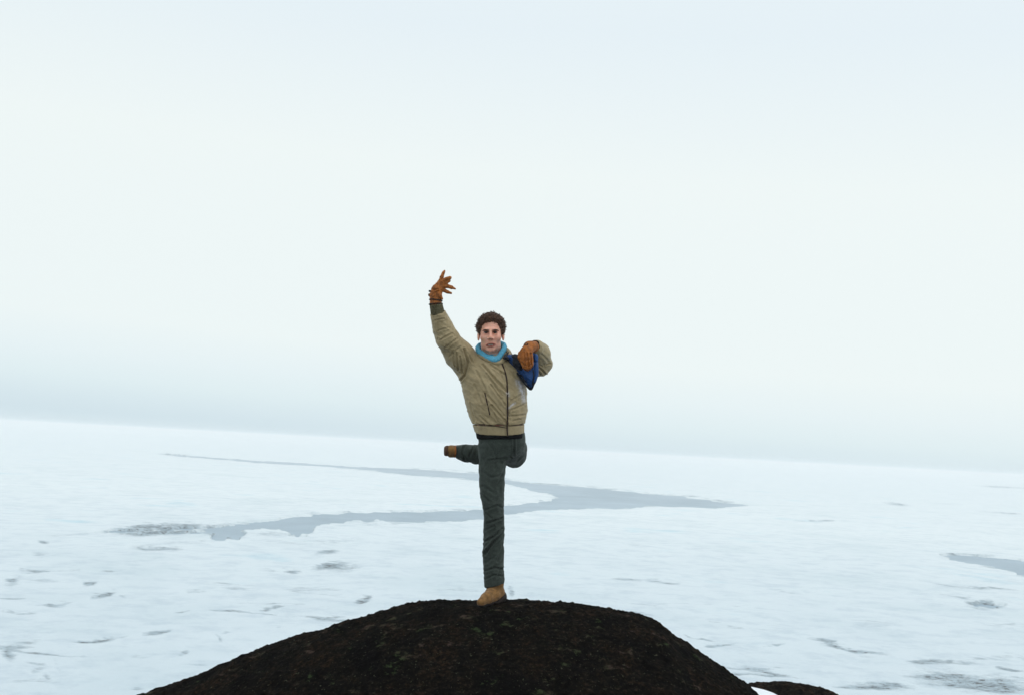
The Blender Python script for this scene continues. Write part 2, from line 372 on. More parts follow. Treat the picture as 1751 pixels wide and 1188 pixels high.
fin = mix_node(t, mk.outputs[0], base.outputs[0], dk.outputs[0])
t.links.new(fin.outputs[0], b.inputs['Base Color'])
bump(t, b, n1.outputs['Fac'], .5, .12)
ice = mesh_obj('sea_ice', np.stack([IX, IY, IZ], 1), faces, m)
ice.data.attributes.new('slush', 'FLOAT', 'POINT').data.foreach_set('value', sl_a.astype(F32))
tag(ice, 'snow covered pack ice reaching to the horizon, broken by grey leads', kind='structure')
# grey, newly skinned water in the leads
m, t, b = mat('grey_lead_water', .38, .25)
geo = t.nodes.new('ShaderNodeNewGeometry').outputs['Position']
wn = noise_node(t, .06, 8, .72, geo)
wr = ramp_node(t, wn.outputs['Fac'], [(.35, (.22, .32, .39)), (.65, (.34, .45, .53))]); t.links.new(wr.outputs[0], b.inputs['Base Color'])
a_ = np.linspace(0, 2*np.pi, 97)[:-1]; V = [[CAM[0], CAM[1], SEA-.05]]; Fw = []
for k, r in enumerate((60, 400, 2000, 8990)):
    for q in a_: V.append([CAM[0]+r*math.sin(q), CAM[1]+r*math.cos(q), SEA-.05])
for k in range(96):
    Fw.append((0, 1+(k+1) % 96, 1+k, 1+k))
Vw = np.array(V); tri = [(0, 1+(k+1) % 96, 1+k) for k in range(96)]
for g in range(3):
    for k in range(96):
        a0, b0, c0, d0 = 1+g*96+k, 1+g*96+(k+1) % 96, 1+(g+1)*96+(k+1) % 96, 1+(g+1)*96+k
        tri += [(a0, b0, c0), (a0, c0, d0)]
wat = mesh_obj('water', Vw, np.array(tri), m); tag(wat, 'flat grey water and new ice filling the leads', kind='structure')

# ------------------------------------------------------------------ rocks
def rock_mat(name, lich=1.0, dark=1.0):
    m, t, b = mat(name, .95, .02); v = t.nodes.new('ShaderNodeNewGeometry').outputs['Position']
    n1 = noise_node(t, 5, 8, .7, v); n2 = noise_node(t, 38, 6, .75, v); n3 = noise_node(t, 150, 3, .7, v)
    c1 = ramp_node(t, n2.outputs['Fac'], [(.36, (.0008*dark, .0008*dark, .001*dark)), (.52, (.0048*dark, .0040*dark, .0030*dark)), (.66, (.019*dark, .014*dark, .010*dark)), (.8, (.06, .046, .034))])
    c2 = ramp_node(t, n1.outputs['Fac'], [(.38, (.45, .45, .6)), (.5, (1, 1, 1)), (.64, (2.1, 1.6, 1.25))])
    base = mix_node(t, 1.0, c1.outputs[0], c2.outputs[0], 'MULTIPLY')
    vo = t.nodes.new('ShaderNodeTexNoise'); vo.inputs['Scale'].default_value = 11; vo.inputs['Detail'].default_value = 8; vo.inputs['Roughness'].default_value = .68
    mpp = t.nodes.new('ShaderNodeMapping'); mpp.inputs['Location'].default_value = (3.3, 1.7, 9); mpp.inputs['Scale'].default_value = (.75, 1, 1.2)
    t.links.new(v, mpp.inputs[0]); t.links.new(mpp.outputs[0], vo.inputs['Vector'])
    lm = ramp_node(t, vo.outputs['Fac'], [(.585, (0, 0, 0)), (.65, (lich, lich, lich))])
    lc = ramp_node(t, n1.outputs['Fac'], [(.42, (.030, .045, .018)), (.5, (.040, .036, .022)), (.58, (.050, .035, .028))])
    l2 = mix_node(t, lm.outputs[0], base.outputs[0], lc.outputs[0])
    n4 = noise_node(t, 60, 5, .7, v); l4 = ramp_node(t, n4.outputs['Fac'], [(.62, (0, 0, 0)), (.67, (.8, .8, .8))]); l2 = mix_node(t, l4.outputs[0], l2.outputs[0], (.075, .080, .050))
    gm = ramp_node(t, n3.outputs['Fac'], [(.70, (0, 0, 0)), (.76, (.8, .8, .8))])
    l3 = mix_node(t, gm.outputs[0], l2.outputs[0], (.07, .075, .085))
    t.links.new(l3.outputs[0], b.inputs['Base Color']); bump(t, b, n2.outputs['Fac'], .9, .02)
    return m
ROCK = rock_mat('lichened_black_rock')
crest = [(-500,1560),(-200,1405),(60,1262),(160,1220),(240,1187),(272,1177.5),(304,1164.7),(336,1155),(368,1140.7),(406,1123),(438,1110),(473,1097),(496,1092),(521,1082.5),
 (560,1071),(585,1061.4),(624,1053.7),(656,1044),(688,1036),(716,1030),(752,1027.5),(800,1026.5),(905,1026.5),(966,1031),(1026,1036),(1083,1047),(1124,1061),
 (1154,1085),(1192,1107),(1241,1141),(1263,1156),(1286,1171.5),(1300,1188),(1340,1235),(1400,1330),(1440,1440)]
CX = np.array([world(x, y+3.0)[0] for x, y in crest]); CZ = np.array([world(x, y+3.0)[2] for x, y in crest])
def heightfield(name, xr, yr, h, zfun, material, parent=None):
    xs = np.arange(xr[0], xr[1], h); ys = np.arange(yr[0], yr[1], h)
    X, Y = np.meshgrid(xs, ys); X = X.ravel(); Y = Y.ravel(); Z = zfun(X, Y)
    i = np.arange(len(xs)*len(ys)).reshape(len(ys), len(xs))
    f = np.stack([i[:-1, :-1].ravel(), i[:-1, 1:].ravel(), i[1:, 1:].ravel(), i[1:, :-1].ravel()], 1)
    return np.stack([X, Y, Z], 1), f
def grain(P, amp=1.0):
    g = .020*fbm(P*6, 4, .6, 4)+.012*np.maximum(0, fbm(P*26, 3, .6, 14))+.016*np.maximum(0, vnoise(P*40+5)-.45)+.010*np.maximum(0, vnoise(P*62+5)-.3)
    return g*amp
def dome(X, Y):
    z = np.interp(X, CX, CZ)
    s, a = .95, .95
    Dp = s*(np.sqrt(1+(Y/a)**2)-1)*a
    tilt = .12*np.clip(-Y, 0, 2)*np.clip(X, -1, 1)
    z = z-Dp-tilt*.3
    z = z+.05*fbm(np.stack([X*.9, Y*.9, X*0], 1), 3, .5, 6)*sstep(np.abs(Y), .15, .9)
    return z
_foot = dome(np.array([0.0, -.05]), np.array([0.0, -.08]))
def dome_z(X, Y):
    P = np.stack([X, Y, X*0], 1)
    calm = sstep(np.hypot(X+.03, Y+.05), .06, .2)
    return dome(X, Y)+grain(P)*(.15+.85*calm)
V, Fq = heightfield('boulder', (-4.2, 2.5), (-1.75, 1.9), .0085, dome_z, ROCK)
V[:, 2] = np.maximum(V[:, 2], -1.9+.1*fbm(V*1.1, 2))
boul = mesh_obj('boulder', V, Fq, ROCK)
tag(boul, 'big black domed boulder with greenish lichen that the man stands on', 'rock')
# smaller rock lower right
c2 = [(1262,1215),(1275,1185),(1288,1171.5),(1305,1166.6),(1343,1165),(1380,1171.5),(1410,1177),(1433,1184.7),(1460,1200),(1500,1235),(1530,1290)]
Y2 = .62
X2 = np.array([world(x, y+1.5, Y2)[0] for x, y in c2]); Z2 = np.array([world(x, y+1.5, Y2)[2] for x, y in c2])
def dome2(X, Y):
    z = np.interp(X, X2, Z2)-.75*(np.sqrt(1+((Y-Y2)/.4)**2)-1)*.4
    return z+grain(np.stack([X, Y, X*0+3], 1), .9)
V, Fq = heightfield('small', (X2[0]-.02, X2[-1]+.3), (Y2-.75, Y2+.9), .0085, dome2, ROCK)
V[:, 2] = np.maximum(V[:, 2], -1.75)
b2 = mesh_obj('boulder', V, Fq, rock_mat('brown_rock', .5, 1.9))
tag(b2, 'small low dark rock right of the big boulder beside a patch of snow', 'rock')
# snow lodged between the two rocks
def snowz(X, Y):
    c = world(1300, 1177, .25); e = world(1333, 1189, .25)
    sl_ = (e[2]-c[2])/(e[0]-c[0])
    z = c[2]+(X-c[0])*sl_-.5*((X-c[0]-.05)**2)*2-.35*(Y-.25)**2*3+.006*fbm(np.stack([X, Y, X*0], 1)*9, 3)
    return z
V, Fq = heightfield('snow', (world(1270, 1190, .2)[0], world(1400, 1190, .2)[0]), (-.25, .55), .012, snowz, None)
m, t, b = mat('packed_snow', .6, .3); b.inputs['Base Color'].default_value = (.86, .89, .92, 1)
bump(t, b, noise_node(t, 40, 4, .6, objvec(t)).outputs['Fac'], .3, .01)
sn = mesh_obj('snow_patch', V, Fq, m); tag(sn, 'white snow lodged between the two rocks', kind='structure')
# rocky ground the boulders stand on, falling to the sea
def groundz(X, Y):
    r = np.hypot(X*.85+.3, (Y+3.2))
    top = np.where(Y < -3.5, -.68, -.68-.85*sstep(Y, -3.5, -1.8))
    drop = np.maximum(0, r-4.6)
    z = top-np.minimum(drop*1.7, 7.6)*(1-.0*r)+.12*fbm(np.stack([X, Y, X*0], 1)*.8, 4, .55, 20)
    return z+.02*fbm(np.stack([X, Y, X*0], 1)*9, 3, .6, 2)
V, Fq = heightfield('ground', (-11, 10.5), (-13.5, 6.5), .06, groundz, None)
gr_ = mesh_obj('rocky_ground', V, Fq, ROCK); tag(gr_, 'dark bare rock falling away to the ice', kind='structure')

# ------------------------------------------------------------------ haze over the ice
hb = empty('tmp', (0, 0, 0)); bpy.data.objects.remove(hb)
R_, z0, z1 = 9100.0, SEA-1.5, 2.6
V = [(CAM[0]+sx*R_, CAM[1]+sy*R_, z) for z in (z0, z1) for sx, sy in ((-1, -1), (1, -1), (1, 1), (-1, 1))]
Fh = [(0, 3, 2, 1), (4, 5, 6, 7), (0, 1, 5, 4), (1, 2, 6, 5), (2, 3, 7, 6), (3, 0, 4, 7)]
m = bpy.data.materials.new('haze'); m.use_nodes = True; t = m.node_tree; t.nodes.clear()
o_ = t.nodes.new('ShaderNodeOutputMaterial'); pv = t.nodes.new('ShaderNodeVolumePrincipled')
pv.inputs['Color'].default_value = (.985, .995, 1.0, 1); pv.inputs['Density'].default_value = .0011
t.links.new(pv.outputs[0], o_.inputs['Volume'])
hz_o = mesh_obj('haze', np.array(V), np.array(Fh), m, smooth=False); tag(hz_o, 'thin pale sea haze', kind='stuff')

# ------------------------------------------------------------------ the person
ROOT = empty('person', (0, 0, 0), (0, -ROLL, 0))
tag(ROOT, 'man in tan jacket balancing on one leg on the boulder, gloved right arm raised', 'person')
cr_, sr_ = math.cos(ROLL), math.sin(ROLL)
def P(px, py, v=0.0):
    w = world(px, py, v); return np.array([w[0]*cr_+w[2]*sr_, w[1], -w[0]*sr_+w[2]*cr_])
def Q(px, py): p = P(px, py); return (p[0], p[2])
def stations(rows, cy=0.0):
    o = []
    for r in rows:
        py, xl, xr, dp = r[:4]; c = r[4] if len(r) > 4 else cy
        a, b = P(xl, py, c), P(xr, py, c); o.append(((a[2]+b[2])/2, (a[0]+b[0])/2, c, (b[0]-a[0])/2, dp))
    return o
def part(name, V, Fq, material, parent=ROOT, label=None, smooth=True):
    o = mesh_obj(name, V, Fq, material, parent, smooth)
    if label: o['label'] = label
    return o
SKIN, t, b = mat('skin', .55, .35); v = objvec(t)
cn = ramp_node(t, noise_node(t, 26, 4, .6, v).outputs['Fac'], [(.35, (.74, .35, .25)), (.65, (.84, .46, .34))]); t.links.new(cn.outputs[0], b.inputs['Base Color'])
b.inputs['Subsurface Weight'].default_value = .25; b.inputs['Subsurface Radius'].default_value = (.012, .004, .002)
JACK = cloth('tan_nylon', (.375, .29, .162), .62, .3, 70, .12, .0006, .1)
KNIT = cloth('olive_knit', (.12, .105, .06), .9, .1, 160, .4, .003)
TROU = cloth('grey_green_wool', (.050, .062, .053), .9, .1, 220, .45, .0015, .1)
BLACK = cloth('black_cloth', (.006, .006, .007), .9, .08, 90, .3)
DARKB = cloth('dark_brown_trim', (.035, .018, .012), .7, .2, 90, .3)
BLUE = cloth('blue_nylon', (.006, .055, .20), .55, .35, 45, .35)
NAVY = cloth('navy_nylon', (.004, .006, .014), .6, .3, 45, .4)
SKYB = cloth('pale_blue_knit', (.12, .42, .60), .9, .1, 130, .3, .003)
GLOV = cloth('orange_tan_leather', (.37, .115, .018), .6, .3, 48, .6, .003)
BOOT = cloth('tan_suede', (.225, .118, .042), .85, .12, 42, .5, .001, .1)
SOLE = cloth('dark_rubber', (.018, .012, .01), .8, .2, 60, .3)
HEEL = cloth('brown_leather', (.09, .042, .022), .7, .25, 60, .3)
HAIR = cloth('brown_hair', (.080, .034, .016), .55, .35, 180, .6, .003)

EX = 27  # half eye distance in mm, used for the face
HC = P(839.3, 571.0, -.035)        # between the eyes, at the middle of the skull in depth
def H(x, y, z): return HC+np.array([x, y, z])

# joints of the pose
SH_R, EL_R, WR_R = P(806, 622), P(766, 580, -.12), P(745.5, 521, -.20)
SH_L, EL_L, WR_L = P(880, 630), P(925, 623, .13), P(914, 593, -.07)
HIP_R, HIP_L = P(842, 762), P(876, 757, .02)
KNEE_R, ANK_R = P(843, 880, -.01), P(846, 1004, .01)
KNEE_L, ANK_L = P(879, 777, .36), P(785, 771, .345)

# ---- body: one continuous surface, fine grid where the head is
def axis(lo, hi, flo, fhi, c, f): return np.unique(np.round(np.r_[np.arange(lo, flo, c), np.arange(flo, fhi, f), np.arange(fhi, hi, c)], 5))
G = Grid(axis(-.42, .36, HC[0]-.1, HC[0]+.1, .010, .0026), axis(-.32, .62, HC[1]-.125, HC[1]+.13, .011, .0028), axis(.02, 2.08, HC[2]-.15, HC[2]+.135, .010, .0026))
def E(c, r): return ell(G, H(*c), r)
def Cn(a, ra, b_, rb): return cone(G, H(*a), ra, H(*b_), rb)
hd = E((0, .02, .035), (.073, .095, .081))
hd = smin(hd, E((0, -.014, -.03), (.0605, .076, .080)), .02)
hd = smin(hd, E((0, -.012, -.082), (.045, .064, .037)), .022)
hd = smin(hd, E((0, -.070, -.103), (.020, .016, .015)), .018)
for s in (-1, 1):
    hd = smin(hd, E((s*.039, -.058, -.028), (.024, .022, .02)), .02)
    hd = smin(hd, E((s*.037, -.012, -.076), (.015, .030, .022)), .02)
hd = smin(hd, Cn((-.032, -.080, .017), .0105, (.032, -.080, .017), .0105), .014)
for s in (-1, 1): hd = smax(hd, -E((s*.0275, -.102, .001), (.0170, .018, .0100)), .012)
hd = smin(hd, Cn((0, -.086, .006), .0068, (0, -.108, -.034), .0105), .009)
for s in (-1, 1):
    hd = smin(hd, E((s*.0125, -.098, -.037), (.0085, .011, .0075)), .006)
    hd = smax(hd, -E((s*.0075, -.106, -.0455), (.0050, .008, .0050)), .002)
    hd = smax(hd, -Cn((s*.021, -.0955, -.042), .002, (s*.033, -.087, -.066), .002), .004)
hd = smax(hd, -E((.001, -.099, -.0745), (.0255, .017, .0075)), .004)
for s in (-1, 1):
    hd = smin(hd, E((s*.0755, .014, -.010), (.009, .017, .031)), .006)
    hd = smax(hd, -E((s*.084, .006, -.006), (.006, .009, .018)), .004)
nk = cone(G, H(0, .02, -.07), .056, P(842, 622, .01), .062)
bd = smin(hd, nk, .02)
tor = loft(G, stations([(612, 818, 866, .06), (628, 808, 884, .08), (655, 798, 890, .10), (700, 806, 888, .10), (745, 820, 888, .09), (770, 824, 884, .088), (785, 830, 876, .06)], .01))
bd = smin(bd, tor, .03)
for ch in ([(SH_R, .05), (EL_R, .036), (WR_R, .026), (P(750, 494, -.21), .018)], [(SH_L, .048), (EL_L, .036), (WR_L, .022), (P(901, 600, -.15), .018)],
           [(HIP_R, .062), (KNEE_R, .045), (ANK_R, .036), (P(840, 1021, -.06), .022)], [(HIP_L, .062), (KNEE_L, .052), (P(830, 777, .36), .044), (ANK_L, .030), (P(771, 771, .42), .022)]):
    bd = smin(bd, chain(G, ch, .01), .02)
V, Fq = nets(bd, G); V = relax(V, Fq, 1, .3)
BODY = part('body', V, Fq, SKIN)
del bd, hd, tor, nk

def sub(name, mesh, material, parent=BODY, **k): return part(name, mesh[0], mesh[1], material, parent, **k)
def ball(c, r, n=14):
    g = Grid.box(np.array(c)-np.array(r)*1.3, np.array(c)+np.array(r)*1.3, min(r)/4); return nets(ell(g, c, r), g)
white, t, b = mat('shaded_eye_white', .3, .5); b.inputs['Base Color'].default_value = (.14, .09, .07, 1)  # eye whites darkened, the shadow in the sockets put into their colour
iris, t, b = mat('dark_iris', .2, .5); b.inputs['Base Color'].default_value = (.02, .012, .008, 1)
lipm, t, b = mat('lip', .5, .3); b.inputs['Base Color'].default_value = (.36, .12, .09, 1)
dkm, t, b = mat('mouth_dark', .8, .1); b.inputs['Base Color'].default_value = (.05, .012, .01, 1)
tm, t, b = mat('tooth_enamel', .35, .5); b.inputs['Base Color'].default_value = (.40, .34, .28, 1)
for s in (-1, 1):
    e = sub('eye', ball(H(s*.0275, -.0765, .0000), (.0115, .0115, .0090)), white)
    sub('iris', ball(H(s*.0275, -.0855, .0000), (.0066, .0042, .0058)), iris)
    sub('eyelash', tube(smooth_line([H(s*.0125, -.0860, .001), H(s*.020, -.0905, .0060), H(s*.031, -.090, .0062), H(s*.042, -.083, .001)], 10), .0019, 8), DARKB)
    sub('eyelid', tube(smooth_line([H(s*.0135, -.0850, -.005), H(s*.022, -.0875, -.0090), H(s*.033, -.0865, -.0085), H(s*.041, -.081, -.003)], 10), .0022, 8), SKIN)
    sub('eyebrow', tube(smooth_line([H(s*.010, -.0930, .0120), H(s*.024, -.0945, .0135), H(s*.037, -.087, .0155), H(s*.048, -.075, .010)], 12), [.0026+.0016*math.sin(i/12*3.1) for i in range(len(smooth_line([H(s*.010, -.0930, .0120), H(s*.024, -.0945, .0135), H(s*.037, -.087, .0155), H(s*.048, -.075, .010)], 12)))], 8, flat=.7), HAIR)
sub('mouth', ball(H(.001, -.083, -.0745), (.0235, .008, .0075)), dkm)
sub('lip', tube(smooth_line([H(-.027, -.080, -.074), H(-.015, -.0905, -.0695), H(0, -.0945, -.0675), H(.015, -.0905, -.067), H(.027, -.080, -.069)], 14), .0030, 8), lipm)
sub('lip', tube(smooth_line([H(-.026, -.080, -.076), H(-.013, -.0905, -.0835), H(0, -.0945, -.0855), (H(.014, -.0905, -.083)), H(.027, -.080, -.071)], 14), .0042, 8), lipm)
for i in range(6):
    x = -.0125+.005*i
    sub('tooth', ball(H(x, -.0885-.0015*(1-(x/.014)**2), -.0745), (.0026, .0022, .0046)), tm)

# ---- hair: curly, with a forehead line and tufts
g = Grid.box(HC+np.array([-.115, -.13, -.1]), HC+np.array([.115, .16, .16]), .0030); G = g
hr = ell(g, H(0, .022, .040), (.0775, .098, .084))
for c, r in (((.012, -.048, .094), .032), ((-.024, -.046, .092), .030), ((.050, -.02, .082), .029), ((-.050, -.015, .078), .028), ((.042, -.04, .088), .024), ((0, .02, .108), .030), ((-.064, .005, .02), .020), ((.065, .005, .02), .020), ((.067, -.002, .054), .020), ((-.065, -.002, .050), .020)):
    hr = smin(hr, ell(g, H(*c), (r, r, r*.8)), .02)
fx, fz = (g.X-HC[0])/.0575, (g.Z-HC[2]+.03)/.094
face = smax(((fx**4+fz**4)**.25-1)*.058, (g.Y-HC[1])+.012+.0*g.Z, .01)
face = smin(face, ell(g, H(0, -.09, -.06), (.076, .088, .065)), .008)
hr = smax(hr, -face, .006)
hr = smax(hr, (HC[2]-.012)-g.Z-.55*np.maximum(0, g.Y-HC[1]-.02), .008)
V, Fq = nets(hr, g); V = relax(V, Fq, 1)
n_ = normals(V, Fq)
V = V+n_*(.0055*np.abs(fbm(V*75, 2, .5, 3))+.005*fbm(V*38, 2, .5, 9)+.003*vnoise(V*170))[:, None]
hair = part('hair', V, Fq, HAIR, BODY)
# loose curls standing off the outline
tv, tf, off = [], [], 0
pick = np.random.choice(len(V), 950, replace=False)
for i in pick:
    p = V[i]; nn = n_[i]
    if p[2] < HC[2]-.03 and p[1] < HC[1]: continue
    sd_ = np.cross(nn, np.random.randn(3)); sd_ /= np.linalg.norm(sd_)+1e-9
    L_ = np.random.uniform(.005, .011)
    c_ = [p-nn*.003, p+nn*L_*.5+sd_*L_*.1, p+nn*L_*.75+sd_*L_*.5, p+nn*L_*.35+sd_*L_*.85]
    a, f = tube(c_, [.0016, .0015, .0013, .0005], 4); tv.append(a); tf.append(f+off); off += len(a)
cu = sub('curls', (np.vstack(tv), np.vstack(tf)), HAIR); cu['kind'] = 'stuff'

# ---- crease tool
def dent(V, n, pl, amp, w, front=True, side=0):
    """press a fold (amp < 0) or raise a ridge along a traced line, on the side facing the front"""
    q = [Q(*p) for p in pl]; d = seg2(q, 1.0, V[:, 0], V[:, 2])
    k = sstep(-n[:, 1], -.1, .35) if front else 1.0
    sh = np.exp(-(d/w)**2)-.45*np.exp(-((d-1.9*w)/(w*1.1))**2)
    return V+n*(amp*sh*k)[:, None]

# ---- jacket
def jacket_sdf(G, grow=0.0, low=727):
    d = loft(G, stations([(607, 822, 864, .062), (612, 812, 874, .078), (622, 801, 888, .10), (635, 793, 894, .118), (650, 788, 898, .128), (670, 791.5, 900, .135), (690, 796, 901, .136),
                          (705, 800.5, 901, .132), (718, 805, 899, .126), (728, 808.5, 897, .12), (736, 811, 897, .118), (752, 814, 897, .118)], .0), 2.3)
    d = smin(d, chain(G, [(P(802, 626), .092), (P(786, 607, -.05), .086), (EL_R, .068), (P(757, 560, -.14), .059), (P(749, 536, -.18), .047)], .02), .035)
    d = smin(d, chain(G, [(P(856, 614, .01), .052), (SH_L+np.array([-.02, 0, 0]), .075), (SH_L, .084), (P(900, 627, .06), .072), (EL_L+np.array([.002, 0, -.004]), .061), (EL_L+np.array([.012, 0, .004]), .053), (P(923, 604, .03), .058), (WR_L+np.array([.012, .02, -.002]), .044)], .02), .028)
    return d-grow
def cut_plane(G, d, py, slope, above=True, k=.004):
    zc = P(855, py)[2]+slope*(G.Y)-.0*G.X
    return smax(d, (zc-G.Z) if above else (G.Z-zc), k)
xs = axis(-.44, .40, -.44, .40, .0045, .0045)
G = Grid(np.arange(-.44, .42, .0045), np.arange(-.31, .24, .0048), np.arange(P(850, 742)[2], P(745, 512)[2], .0045))
jd = jacket_sdf(G)
jfull = jd
jd = cut_plane(G, jd, 723.5, .10)
_a = P(748.7, 534, -.183); _t = P(745.2, 519, -.205)-_a; _t /= np.linalg.norm(_t)
_far = smax(_t[0]*(G.X-_a[0])+_t[1]*(G.Y-_a[1])+_t[2]*(G.Z-_a[2]), .0, .001)
jd = np.where(G.X < P(765, 534, -.18)[0], smax(jd, _t[0]*(G.X-_a[0])+_t[1]*(G.Y-_a[1])+_t[2]*(G.Z-_a[2]), .006), jd)
jd = smax(jd, -cone(G, P(842, 585, -.0), .05, P(842, 614, .0), .058), .01)
V, Fq = nets(jd, G); V = relax(V, Fq, 2, .5); n = normals(V, Fq)
def front_y(px, py, JG=G, JD=jfull):
    """depth of the jacket's front where the line of sight through a point meets it"""
    for yy in np.linspace(-.30, .2, 160):
        p = P(px, py, yy)
        i, j, k = [int(np.clip(np.searchsorted(a, c), 1, len(a)-1)) for a, c in zip((JG.xs, JG.ys, JG.zs), p)]
        if JD[i, j, k] < 0: return yy
    return 0.0
folds = [([(826, 626), (842, 645), (866, 671)], -.010, .006), ([(839, 626), (850, 634), (862, 642)], -.008, .005), ([(841, 694), (854, 709), (867, 724)], -.009, .006),
 ([(829, 672), (846, 692), (862, 712)], -.006, .006), ([(801, 606), (809, 622)], -.006, .005), ([(815, 636), (825, 655), (833, 673)], -.005, .006), ([(852, 628), (862, 655)], -.005, .005),
 ([(795, 600), (801, 621), (796, 643), (788, 651)], -.012, .006), ([(788, 612), (792, 640)], -.008, .004), ([(782, 606), (785, 634)], -.007, .004), ([(776, 603), (780, 628)], -.005, .004),
 ([(873, 702), (886, 697), (898, 690)], -.006, .005), ([(871, 712), (885, 711), (897, 709)], -.006, .005), ([(872, 688), (886, 678), (897, 672)], -.005, .005), ([(876, 720), (890, 717)], -.005, .004),
 ([(806, 690), (812, 722)], -.004, .005), ([(812, 660), (824, 690)], -.004, .006), ([(822, 712), (834, 724)], -.005, .004), ([(845, 706), (852, 722)], -.005, .004), ([(833, 641), (858, 678)], -.006, .005), ([(840, 660), (864, 694)], -.006, .005),
 ([(916, 625), (927, 631), (935, 639)], -.014, .005), ([(918, 632), (924, 637), (928, 643)], -.012, .0045), ([(925, 606), (938, 617)], -.005, .006), ([(934, 622), (942, 620)], -.007, .004), ([(915, 622), (926, 624)], -.005, .004), ([(752, 572), (771, 566)], -.004, .004), ([(757, 586), (776, 576)], -.006, .005), ([(765, 598), (784, 584)], -.005, .005), ([(745, 556), (762, 552)], -.004, .004), ([(771, 612), (790, 596)], -.004, .005),
 ([(878, 640), (888, 660), (886, 690)], -.004, .007)]
for pl, a_, w_ in folds: V = dent(V, n, pl, a_, w_)
rot = np.array([[.8, 0, .6], [0, 1, 0], [-.6, 0, .8]]); VR = V@rot
V = V+n*(.0060*fbm(VR*np.array([9, 9, 22]), 3, .5, 1)+.0035*(1-2*np.abs(fbm(VR*np.array([16, 20, 42]), 2, .5, 8))))[:, None]
jm, t, b = mat('tan_nylon_shell', .6, .3); v = objvec(t)
att = t.nodes.new('ShaderNodeAttribute'); att.attribute_name = 'pale_glare'
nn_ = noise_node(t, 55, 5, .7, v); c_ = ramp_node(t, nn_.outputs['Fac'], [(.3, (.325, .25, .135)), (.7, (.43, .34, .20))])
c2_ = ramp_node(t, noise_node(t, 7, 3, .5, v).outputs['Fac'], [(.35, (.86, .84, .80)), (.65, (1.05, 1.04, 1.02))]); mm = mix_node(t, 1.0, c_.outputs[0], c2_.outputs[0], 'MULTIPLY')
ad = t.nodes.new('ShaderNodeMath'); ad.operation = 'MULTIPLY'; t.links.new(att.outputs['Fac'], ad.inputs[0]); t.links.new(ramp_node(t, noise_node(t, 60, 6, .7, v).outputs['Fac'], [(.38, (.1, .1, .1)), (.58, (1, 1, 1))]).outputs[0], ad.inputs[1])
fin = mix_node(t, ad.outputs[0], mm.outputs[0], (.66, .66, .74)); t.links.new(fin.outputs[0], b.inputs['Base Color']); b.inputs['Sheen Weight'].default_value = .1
bump(t, b, noise_node(t, 300, 2, .6, v).outputs['Fac'], .4, .0006)
jacket = part('jacket', V, Fq, jm, label='tan padded zip jacket with a pale glare painted on one side')
glare = np.zeros(len(V))  # pale glare painted into the cloth colour on one side
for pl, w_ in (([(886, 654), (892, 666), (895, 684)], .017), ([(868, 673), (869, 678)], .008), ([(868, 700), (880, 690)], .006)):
    glare = np.maximum(glare, np.exp(-(seg2([Q(*p) for p in pl], 1, V[:, 0], V[:, 2])/w_)**2)*sstep(-n[:, 1], 0, .3)*.75)
jacket.data.attributes.new('pale_glare', 'FLOAT', 'POINT').data.foreach_set('value', glare.astype(F32))
# waistband
wb = cut_plane(G, jfull-.001, 725, .10, above=False, k=.003)
g2 = Grid(np.arange(-.16, .24, .004), np.arange(-.16, .16, .004), np.arange(P(850, 753)[2], P(850, 716)[2], .004))
wd_ = jacket_sdf(g2, -.001); wd_ = cut_plane(g2, wd_, 725.5, .10, above=False, k=.004); wd_ = cut_plane(g2, wd_, 738.5, .20, above=True, k=.006)
V2, F2 = nets(wd_, g2); n2_ = normals(V2, F2)
V2 = V2+n2_*(.003*fbm(V2*np.array([40, 40, 8]), 2, .5, 4))[:, None]
part('waistband', V2, F2, JACK, jacket)
def on_front(pts, off=.003, n=24):
    s = smooth_line([(a, b, 0) for a, b in pts], n)
    return np.array([P(a, b, front_y(a, b)-off) for a, b, _ in s])
part('zip', *tube(on_front([(856, 616), (861, 628), (866, 645), (867.5, 665), (868, 690), (868, 712), (867.3, 731), (868, 745)], .0055, 40), .0045, 8), DARKB, jacket)
part('placket', *tube(on_front([(861, 618), (866, 630), (871, 647), (872, 668), (872, 695), (871.5, 722)], -.006, 40), .0105, 10, flat=.6), JACK, jacket)
part('pocket_zip', *tube(on_front([(829, 671), (833, 688), (837.5, 709)], .0015, 14), .0032, 8), DARKB, jacket)
part('seam', *tube(on_front([(819, 725), (832, 725.5), (848, 728), (866, 731)], -.001, 20), .0022, 6), DARKB, jacket)
# knitted cuffs
def ring_sdf(G, a, b, ra, rb, sy=1.0):
    a, b = np.array(a), np.array(b); ax_ = (b-a)/np.linalg.norm(b-a); d = cone(G, a, ra, b, rb, sy)
    h = (G.X-a[0])*ax_[0]+(G.Y-a[1])*ax_[1]+(G.Z-a[2])*ax_[2]
    return smax(d, np.maximum(-h, h-np.linalg.norm(b-a)), .004)
def blob(fn, lo, hi, h, rel=1, lam=.4):
    g = Grid.box(lo, hi, h); V, Fq = nets(fn(g), g); V = relax(V, Fq, rel, lam) if rel else V; return V, Fq
cA, cB = P(748.5, 536, -.185), P(745.2, 519, -.205)
V, Fq = blob(lambda g: ring_sdf(g, cA, cB, .0425, .0385), np.minimum(cA, cB)-.06, np.maximum(cA, cB)+.06, .0035)
part('cuff', V, Fq, KNIT, jacket)
cA, cB = WR_L+np.array([.022, .035, -.004]), WR_L+np.array([-.006, -.006, .003])
V, Fq = blob(lambda g: ring_sdf(g, cA, cB, .044, .039), np.minimum(cA, cB)-.06, np.maximum(cA, cB)+.06, .0035)
part('cuff', V, Fq, BLACK, jacket)
